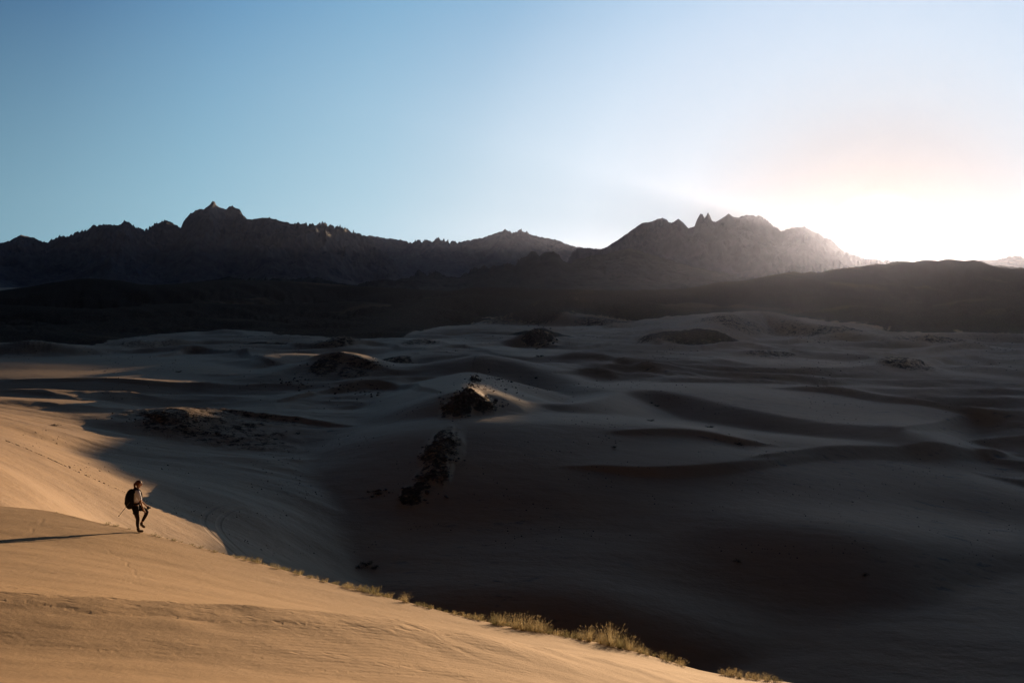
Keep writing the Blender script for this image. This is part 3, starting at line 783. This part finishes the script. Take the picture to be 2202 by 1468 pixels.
def rock_chunk(r, V, Fs, c, s):
    n = 8; pts = []
    for i in range(n):
        v = Vector([r.gauss(0, 1) for _ in range(3)]).normalized()
        pts.append(Vector((v.x * s * r.uniform(.7, 1.3), v.y * s * r.uniform(.7, 1.3), v.z * s * .75)))
    bm = bmesh.new()
    for p in pts: bm.verts.new(p)
    bmesh.ops.convex_hull(bm, input=bm.verts[:])
    bm.verts.index_update(); i0 = len(V)
    vi = {v: i for i, v in enumerate(bm.verts)}
    for v in bm.verts: V.append(v.co + c)
    for f in bm.faces: Fs.append([i0 + vi[v] for v in f.verts])
    bm.free()
def build_scree(m):
    r = random.Random(77); V = []; Fs = []
    Q = []
    while len(Q) < 2600:
        px, py = r.uniform(0, 2202), 725 + 480 * r.random() ** 1.6
        if perlin(np.array([px / 170.]), np.array([py / 45.]), 88)[0] + .25 * r.random() > .3: Q.append((px, py))
    for x, y, z in hits(Q):
        if y > 600: continue
        s = .05 + .13 * r.random() ** 2 * (y / 200)
        i = len(V); a = r.uniform(0, 6.28)
        for k in range(5): V.append(Vector((x + 1.3 * s * math.cos(a + k * 1.2566) * r.uniform(.7, 1.3), y + 1.3 * s * math.sin(a + k * 1.2566), z - .05)))
        V.append(Vector((x, y, z + s * r.uniform(.6, 1.1))))
        for k in range(5): Fs.append((i + k, i + (k + 1) % 5, i + 5))
    o = link('scattered_stones', raw_mesh('scattered_stones', V, Fs), m); tag(o, 'small dark stones and twigs scattered in drifts over the valley sand', 'stones', None, 'stuff')
def build_rocks():
    m = simple_mat('black desert rock', (.12, .095, .078), .9, .5, .8)
    m2 = simple_mat('brown sunlit rock', (.20, .15, .11), .9, .5, .8)
    r = random.Random(8)
    build_scree(m)
    def field(label, pts, n, sz, name='rock_outcrop', mat=m):
        V = []; Fs = []
        Q = []
        for i in range(n):
            px, py, sx_, sy_ = r.choice(pts)
            Q.append((r.gauss(px, sx_), r.gauss(py, sy_)))
        for x, y, z in hits(Q):
            s = sz * math.exp(r.gauss(0, .45))
            rock_chunk(r, V, Fs, Vector((x, y, z + s * .1)), s)
        o = link(name, raw_mesh(name, V, Fs), mat); tag(o, label, 'rocks', 'rock outcrops in the sand valley', 'stuff')
    field('jagged black rubble down the near side of the sunlit sand pyramid', [(985,862,16,10),(990,885,16,8),(1005,848,10,5),(1030,862,16,6),(965,878,10,9),(1050,872,16,5)], 420, .24)
    field('black rock outcrop below the sand pyramid in the shade', [(945,955,12,8),(935,975,18,9),(960,985,18,10),(922,985,10,6)], 300, .15)
    field('flat black rocks at the foot of the lower outcrop', [(945,1018,10,5),(915,1032,14,4),(950,1030,10,4)], 130, .14)
    field('sparse dark stones above the sand pyramid', [(1022,815,8,6),(1015,828,8,4),(1060,815,25,8),(1100,835,40,9)], 160, .2)
    field('dark stones strewn over the rounded mound on the left', [(370,892,45,5),(330,905,40,8),(410,905,40,8),(440,925,30,8)], 300, .13)
    field('dark stones on the small peaked mound in the far valley', [(1155,722,10,10),(1160,738,16,8)], 160, .4)
    field('streaky dark stones beside the sunlit patch on the left', [(690,795,25,9),(740,780,25,6),(800,785,20,5),(640,825,30,8),(770,838,30,8)], 260, .22)
    field('scattered stones low in the valley below the outcrops', [(870,1062,40,5),(900,1075,20,4),(810,1062,10,3)], 50, .22)

# ------------------------------------------------------------------ person
def skin_mesh(name, chains, mat, parent, sub=2, root=0):
    """chains: lists of (x, y, z, r[, r2]); points that coincide are joined"""
    verts = []; rad = []; edges = []; key = {}
    for ch in chains:
        prev = None
        for p in ch:
            k = (round(p[0], 4), round(p[1], 4), round(p[2], 4))
            if k not in key:
                key[k] = len(verts); verts.append(k); rad.append((p[3], p[4] if len(p) > 4 else p[3]))
            i = key[k]
            if prev is not None and prev != i: edges.append((prev, i))
            prev = i
    me = bpy.data.meshes.new(name); me.from_pydata(verts, edges, [])
    o = bpy.data.objects.new(name, me); COL.objects.link(o)
    md = o.modifiers.new('s', 'SKIN'); md.use_smooth_shade = True
    for i, v in enumerate(me.skin_vertices[0].data): v.radius = rad[i]; v.use_root = (i == root)
    ss = o.modifiers.new('ss', 'SUBSURF'); ss.levels = sub; ss.render_levels = sub
    dg = bpy.context.evaluated_depsgraph_get(); ev = o.evaluated_get(dg)
    nm = bpy.data.meshes.new_from_object(ev); o.modifiers.clear(); o.data = nm
    bpy.data.meshes.remove(me)
    nm.materials.clear(); nm.materials.append(mat)
    if parent is not None: o.parent = parent
    return o
def ellipsoid(bm, c, s, rot=None, seg=16):
    mt = Matrix.Translation(c) @ (rot or Matrix()) @ Matrix.Diagonal((*s, 1))
    bmesh.ops.create_uvsphere(bm, u_segments=seg, v_segments=seg - 4, radius=1, matrix=mt)
def bm_obj(name, bm, mat, parent, smooth=True):
    me = bpy.data.meshes.new(name); bm.to_mesh(me); bm.free()
    return link(name, me, mat, parent, smooth)
def rbox(name, c, s, mat, parent, rot=None, bev=.03, taper=1.0):
    bm = bmesh.new(); bmesh.ops.create_cube(bm, size=1)
    for v in bm.verts:
        k = taper if v.co.z > 0 else 1
        v.co = Vector((v.co.x * s[0] * k, v.co.y * s[1] * k, v.co.z * s[2]))
    bmesh.ops.bevel(bm, geom=bm.edges[:], offset=bev, segments=3, profile=.6, affect='EDGES')
    bmesh.ops.transform(bm, matrix=Matrix.Translation(c) @ (rot or Matrix()), verts=bm.verts[:])
    return bm_obj(name, bm, mat, parent)

def build_person():
    skin = simple_mat('tanned skin', (.45, .24, .15), .6, .1, 20)
    hairm = simple_mat('auburn hair', (.13, .045, .022), .6, .3, 60)
    tee = simple_mat('white cotton', (.88, .86, .90), .9, .06, 20)
    shortm = simple_mat('black shorts cloth', (.012, .010, .011), .9, .3, 20)
    tight = simple_mat('dark brown leggings', (.030, .018, .014), .8, .2, 20)
    bootm = simple_mat('brown suede boots', (.12, .085, .05), .9, .3, 30)
    sock = simple_mat('pale sock', (.55, .5, .48), .9, .1, 30)
    packm = simple_mat('black pack nylon', (.010, .009, .011), .75, .3, 14)
    metal = simple_mat('grey alloy', (.12, .11, .10), .5, .2, 30, spec=.5)
    d = 33.4; x = az_x(288) * d
    root = bpy.data.objects.new('person', None); COL.objects.link(root)
    loc = (x, d, gz(x, d) - .01); rot = math.radians(28)
    root.location = loc; root.rotation_euler = (0, 0, rot)
    root.scale = (1.06,) * 3
    tag(root, 'hiker in a white t-shirt with auburn ponytail striding down the dune crest', 'person')
    # one continuous body
    P = [
      [(-.10,0,.88,.125,.15),(-.08,0,1.02,.10,.13),(-.03,0,1.2,.105,.15),(-.005,0,1.32,.085,.13),(.005,0,1.39,.05),(.02,0,1.44,.048),(.045,0,1.5,.07),(.055,0,1.57,.088,.08),(.05,0,1.62,.07)],
      [(-.10,0,.88,.125,.15),(-.10,-.09,.82,.09),(-.055,-.09,.62,.075),(-.02,-.09,.45,.052),(-.035,-.085,.3,.052),(-.02,-.08,.1,.036),(.01,-.08,.05,.035),(.13,-.085,.03,.03)],
      [(-.10,0,.88,.125,.15),(-.06,.09,.82,.09),(.13,.10,.74,.075),(.30,.10,.62,.054),(.23,.10,.48,.052),(.11,.09,.27,.036),(.10,.09,.21,.035),(.19,.09,.13,.03)],
      [(-.005,0,1.32,.085,.13),(-.005,-.15,1.325,.055),(.0,-.185,1.28,.045),(.06,-.215,1.03,.036),(.13,-.21,.80,.026),(.15,-.205,.76,.024),(.165,-.20,.70,.03,.02)],
      [(-.005,0,1.32,.085,.13),(-.005,.15,1.325,.055),(.0,.185,1.28,.045),(.06,.22,1.05,.036),(.22,.17,.86,.026),(.25,.16,.83,.024),(.28,.15,.79,.03,.02)],
    ]
    # fingers and thumbs, bent, each its own chain from the palm
    for hx, hy, hz, dx, dz in ((.165,-.20,.70,.05,-1),(.28,.15,.79,.45,-.85)):
        n = math.hypot(dx, dz); dx /= n; dz /= n
        for j, ln in enumerate((.065,.075,.07,.055)):
            oy = (j - 1.5) * .019
            a = (hx, hy, hz); b_ = (hx + dx * .035, hy + oy, hz + dz * .035, .010)
            c = (b_[0] + dx * ln * .5, b_[1], b_[2] + dz * ln * .5, .009); e = (c[0] + dx * ln * .4 - .012, c[1], c[2] + dz * ln * .4, .007)
            P.append([(*a, .03, .02), b_, c, e])
        P.append([(hx, hy, hz, .03, .02), (hx + .03, hy + .005, hz - .01, .011), (hx + .05, hy + .005, hz - .035, .009)])
    skin_mesh('body', P, skin, root)
    # face: nose, ears, eyes, mouth on one head piece that belongs to the body surface
    bm = bmesh.new()
    ellipsoid(bm, Vector((.142, 0, 1.545)), (.022, .012, .02)); ellipsoid(bm, Vector((.122, 0, 1.52)), (.024, .03, .03))
    bm_obj('nose_and_chin', bm, skin, root)
    for s in (-1, 1):
        bm = bmesh.new(); ellipsoid(bm, Vector((.05, s * .082, 1.55)), (.018, .012, .03)); bm_obj('ear', bm, skin, root)
        bm = bmesh.new(); ellipsoid(bm, Vector((.128, s * .03, 1.57)), (.008, .014, .007)); bm_obj('eye', bm, shortm, root)
    # hair: cap over the skull, swept back into a ponytail
    bm = bmesh.new()
    ellipsoid(bm, Vector((.035, 0, 1.585)), (.108, .093, .098), Matrix.Rotation(math.radians(-12), 4, 'Y'), 20)
    for v in bm.verts:                                    # hairline: nothing over the face
        if v.co.z < 1.585 and v.co.x > .03: v.co.x = .03 + (v.co.x - .03) * .1; v.co.y *= .93
    bmesh.ops.create_icosphere(bm, subdivisions=2, radius=.03, matrix=Matrix.Translation((-.075, 0, 1.585)))
    hb = bm_obj('hair', bm, hairm, root)
    skin_mesh('ponytail', [[(-.07,0,1.585,.028),(-.09,0,1.56,.036),(-.085,0,1.5,.036),(-.07,0,1.43,.03),(-.065,0,1.36,.014)]], hairm, root)
    skin_mesh('t_shirt', [[(-.085,0,.95,.135,.155),(-.065,0,1.05,.125,.15),(-.03,0,1.2,.125,.165),(-.005,0,1.32,.10,.15),(.003,0,1.385,.06)],
        [(-.005,0,1.32,.10,.15),(-.005,-.15,1.325,.07),(.005,-.195,1.26,.068),(.035,-.208,1.13,.072),(.05,-.212,1.07,.07)],
        [(-.005,0,1.32,.10,.15),(-.005,.15,1.325,.07),(.005,.195,1.26,.068),(.035,.208,1.14,.07),(.05,.214,1.09,.068)]], tee, root)
    skin_mesh('shorts', [[(-.085,0,.97,.135,.16),(-.10,0,.88,.145,.17),(-.10,-.08,.80,.115),(-.07,-.09,.66,.10),(-.06,-.09,.60,.098)],
        [(-.10,0,.88,.145,.17),(-.05,.09,.81,.115),(.10,.10,.745,.10),(.17,.10,.71,.095)]], shortm, root)
    for s, ch in ((0, [(-.075,-.09,.70,.094),(-.055,-.09,.60,.082),(-.02,-.09,.45,.064),(-.035,-.085,.3,.06),(-.022,-.08,.15,.045)]),
                  (1, [(.05,.10,.77,.094),(.15,.10,.73,.082),(.30,.10,.62,.066),(.23,.10,.48,.062),(.125,.09,.3,.045)])):
        skin_mesh('legging', [ch], tight, root)
    skin_mesh('sock', [[(-.02,-.09,.41,.066),(-.026,-.088,.375,.064)]], sock, root, 1)
    skin_mesh('boot', [[(-.025,-.08,.2,.056),(-.015,-.08,.1,.055),(.0,-.08,.055,.052),(.08,-.083,.045,.046),(.15,-.086,.04,.038)]], bootm, root)
    skin_mesh('boot', [[(.125,.09,.3,.056),(.10,.09,.23,.055),(.12,.09,.19,.05),(.17,.09,.15,.046),(.22,.09,.105,.038)]], bootm, root)
    # backpack: its own thing, worn on the back
    pk = bpy.data.objects.new('backpack', None); COL.objects.link(pk); pk.location = loc; pk.rotation_euler = (0, 0, rot); pk.scale = (1.06,) * 3
    tag(pk, 'bulging black backpack on the hiker\'s back', 'backpack')
    tilt = Matrix.Rotation(math.radians(9), 4, 'Y')
    bm = bmesh.new()
    ellipsoid(bm, Vector((-.215, 0, 1.10)), (.175, .185, .33), tilt, 20)
    for v in bm.verts:
        v.co.x = max(min(v.co.x, -.13 + .04 * (v.co.z - 1.1)), -.385)
    bm_obj('pack_body', bm, packm, pk)
    rbox('top_lid', Vector((-.165, 0, 1.345)), (.18, .25, .10), packm, pk, tilt, .045, .85)
    rbox('front_pocket', Vector((-.345, 0, 1.06)), (.07, .2, .26), packm, pk, tilt, .035)
    for s in (-1, 1):
        rbox('side_pocket', Vector((-.22, s * .17, .97)), (.14, .06, .2), packm, pk, tilt, .03)
        skin_mesh('shoulder_strap', [[(-.12, s * .09, 1.38, .012, .026),(-.04, s * .10, 1.435, .012, .026),(.06, s * .105, 1.37, .012, .026),(.115, s * .11, 1.24, .012, .024),(.09, s * .125, 1.10, .010, .02),(-.0, s * .165, .98, .008, .015),(-.11, s * .17, .93, .008, .015)]], packm, pk, 1)
    skin_mesh('waist_belt', [[(-.15,-.15,.94,.012,.03),(-.05,-.185,.95,.012,.03),(.05,-.12,.95,.012,.03),(.075,0,.95,.012,.025),(.05,.12,.95,.012,.03),(-.05,.185,.95,.012,.03),(-.15,.15,.94,.012,.03)]], packm, pk, 1)
    # thin pole stowed on the pack
    po = bpy.data.objects.new('trekking_pole', None); COL.objects.link(po); po.location = loc; po.rotation_euler = (0, 0, rot); po.scale = (1.06,) * 3
    tag(po, 'thin trekking pole sticking out behind the black backpack', 'trekking pole')
    a, b_ = Vector((-.26, -.21, 1.05)), Vector((-.62, -.22, .62))
    skin_mesh('shaft', [[(*a, .010), (*(a.lerp(b_, .5)), .009), (*b_, .007)]], metal, po, 1)
    t = a.lerp(b_, .93); bm = bmesh.new(); ellipsoid(bm, t, (.022, .022, .008), Matrix.Rotation(math.radians(40), 4, 'Y'), 12); bm_obj('basket', bm, packm, po)
    g = a + (a - b_).normalized() * .1; skin_mesh('grip', [[(*a, .016), (*g, .018)]], packm, po, 1)
    # small camera in the far hand
    cm = bpy.data.objects.new('camera_in_hand', None); COL.objects.link(cm); cm.location = loc; cm.rotation_euler = (0, 0, rot); cm.scale = (1.06,) * 3
    tag(cm, 'small black camera held low in the hiker\'s far hand', 'camera')
    rbox('camera_body', Vector((.325, .15, .735)), (.06, .13, .09), packm, cm, None, .01)
    skin_mesh('lens', [[(.355, .15, .73, .032), (.42, .15, .72, .03)]], packm, cm, 1)
    skin_mesh('strap', [[(.32, .09, .78, .004), (.22, .03, .98, .004), (.13, .02, 1.2, .004), (.06, .03, 1.37, .004)]], packm, cm, 0)

# ------------------------------------------------------------------ sky, sun, air, camera
EXPO = 1.0
def build_light():
    w = bpy.data.worlds.new('World'); SC.world = w; w.use_nodes = True
    nt = w.node_tree; nt.nodes.clear()
    out = N(nt, 'ShaderNodeOutputWorld'); bg = N(nt, 'ShaderNodeBackground'); L(nt, bg.outputs[0], out.inputs[0])
    tc = N(nt, 'ShaderNodeTexCoord').outputs['Generated']
    nv = N(nt, 'ShaderNodeVectorMath', operation='NORMALIZE'); L(nt, tc, nv.inputs[0])
    dt = N(nt, 'ShaderNodeVectorMath', operation='DOT_PRODUCT'); L(nt, nv.outputs[0], dt.inputs[0]); dt.inputs[1].default_value = tuple(SUN)
    ang = math_(nt, 'MULTIPLY', math_(nt, 'ARCCOSINE', math_(nt, 'MINIMUM', dt.outputs['Value'], .999999)), 180 / math.pi / 90)  # 1 = 90 degrees
    sep = N(nt, 'ShaderNodeSeparateXYZ'); L(nt, nv.outputs[0], sep.inputs[0])
    el = math_(nt, 'MULTIPLY', math_(nt, 'ARCSINE', sep.outputs['Z']), 180 / math.pi / 90)
    k = 1 / 2 ** EXPO
    def st(l): return [(a / 90, tuple(((c / 255 + .055) / 1.055) ** 2.4 * k * g if c <= 255 else c for c in col)) for a, col, g in l]
    low = ramp(nt, ang, st([(0,(255,246,225),14),(.7,(255,246,225),4),(1.6,(255,240,220),1),(3,(120,116,110),1),(6,(146,148,152),1),(11,(200,212,222),1),(16,(220,233,242),1),(21,(214,231,241),1),(28,(186,217,231),1),(38,(156,198,214),1),(48,(130,172,189),1),(60,(64,90,112),1),(90,(18,24,34),1)]))
    high = ramp(nt, ang, st([(0,(200,200,206),1),(4,(196,210,226),1),(8,(202,221,240),1),(14,(190,213,238),1),(18,(172,203,232),1),(24,(138,180,214),1),(30,(122,170,205),1),(37,(99,148,188),1),(45,(66,109,151),1),(52,(46,85,126),1),(60,(30,50,80),1),(90,(10,15,25),1)]))
    zen = ramp(nt, ang, st([(0,(112,126,160),1),(22,(76,88,116),1),(40,(42,54,78),1),(60,(24,33,52),1),(90,(10,14,24),1)]))
    c = mixc(nt, maprange(nt, el, 1.0 / 90, 16.5 / 90), low, high)
    c = mixc(nt, maprange(nt, el, 16.8 / 90, 24 / 90), c, zen)
    nis = N(nt, 'ShaderNodeTexSky', sky_type='NISHITA'); nis.sun_disc = False
    nis.sun_elevation = math.atan(TEL); nis.sun_rotation = math.atan2(sh[0], sh[1])
    nis.dust_density = 2; nis.ozone_density = 2
    add = N(nt, 'ShaderNodeVectorMath', operation='MULTIPLY_ADD'); L(nt, nis.outputs[0], add.inputs[0]); add.inputs[1].default_value = (.003,) * 3; L(nt, c, add.inputs[2])
    L(nt, add.outputs[0], bg.inputs[0]); bg.inputs[1].default_value = 1
    sl = bpy.data.lights.new('sun', 'SUN'); sl.energy = 5; sl.angle = math.radians(.16); sl.color = (1, .70, .42)
    so = bpy.data.objects.new('sun', sl); COL.objects.link(so)
    so.rotation_euler = Vector(tuple(SUN)).to_track_quat('Z', 'Y').to_euler()
    # air
    bm = bmesh.new(); bmesh.ops.create_cube(bm, size=1)
    for v in bm.verts: v.co = Vector((v.co.x * 37000, v.co.y * 37000, 615 if v.co.z > 0 else -62))
    m = bpy.data.materials.new('thin desert air'); m.use_nodes = True; t = m.node_tree; t.nodes.clear()
    o2 = t.nodes.new('ShaderNodeOutputMaterial'); pv = t.nodes.new('ShaderNodeVolumePrincipled'); t.links.new(pv.outputs[0], o2.inputs['Volume'])
    pv.inputs['Color'].default_value = (.56, .66, 1, 1); pv.inputs['Density'].default_value = HAZE; pv.inputs['Anisotropy'].default_value = .80
    hz = bm_obj('haze', bm, m, None, False); tag(hz, kind='stuff')
    cam = bpy.data.cameras.new('camera'); cam.sensor_width = 36; cam.lens = 36 * F / 2202; cam.clip_end = 60000; cam.clip_start = .1
    co = bpy.data.objects.new('camera', cam); COL.objects.link(co); co.location = (0, 0, 0); co.rotation_euler = (math.pi / 2 - PITCH, 0, 0)
    SC.camera = co
    vs = SC.view_settings; vs.view_transform = 'Standard'; vs.look = 'None'; vs.gamma = 1; vs.exposure = EXPO
    SC.cycles.use_denoising = True
    SC.cycles.max_bounces = 6; SC.cycles.volume_bounces = 0
HAZE = 6.5e-6

import time
t0 = time.time()
build_ground(); print('ground', time.time() - t0)
build_mountains(); print('mountains', time.time() - t0)
build_plants(); print('plants', time.time() - t0)
build_rocks(); print('rocks', time.time() - t0)
build_person(); print('person', time.time() - t0)
build_light()
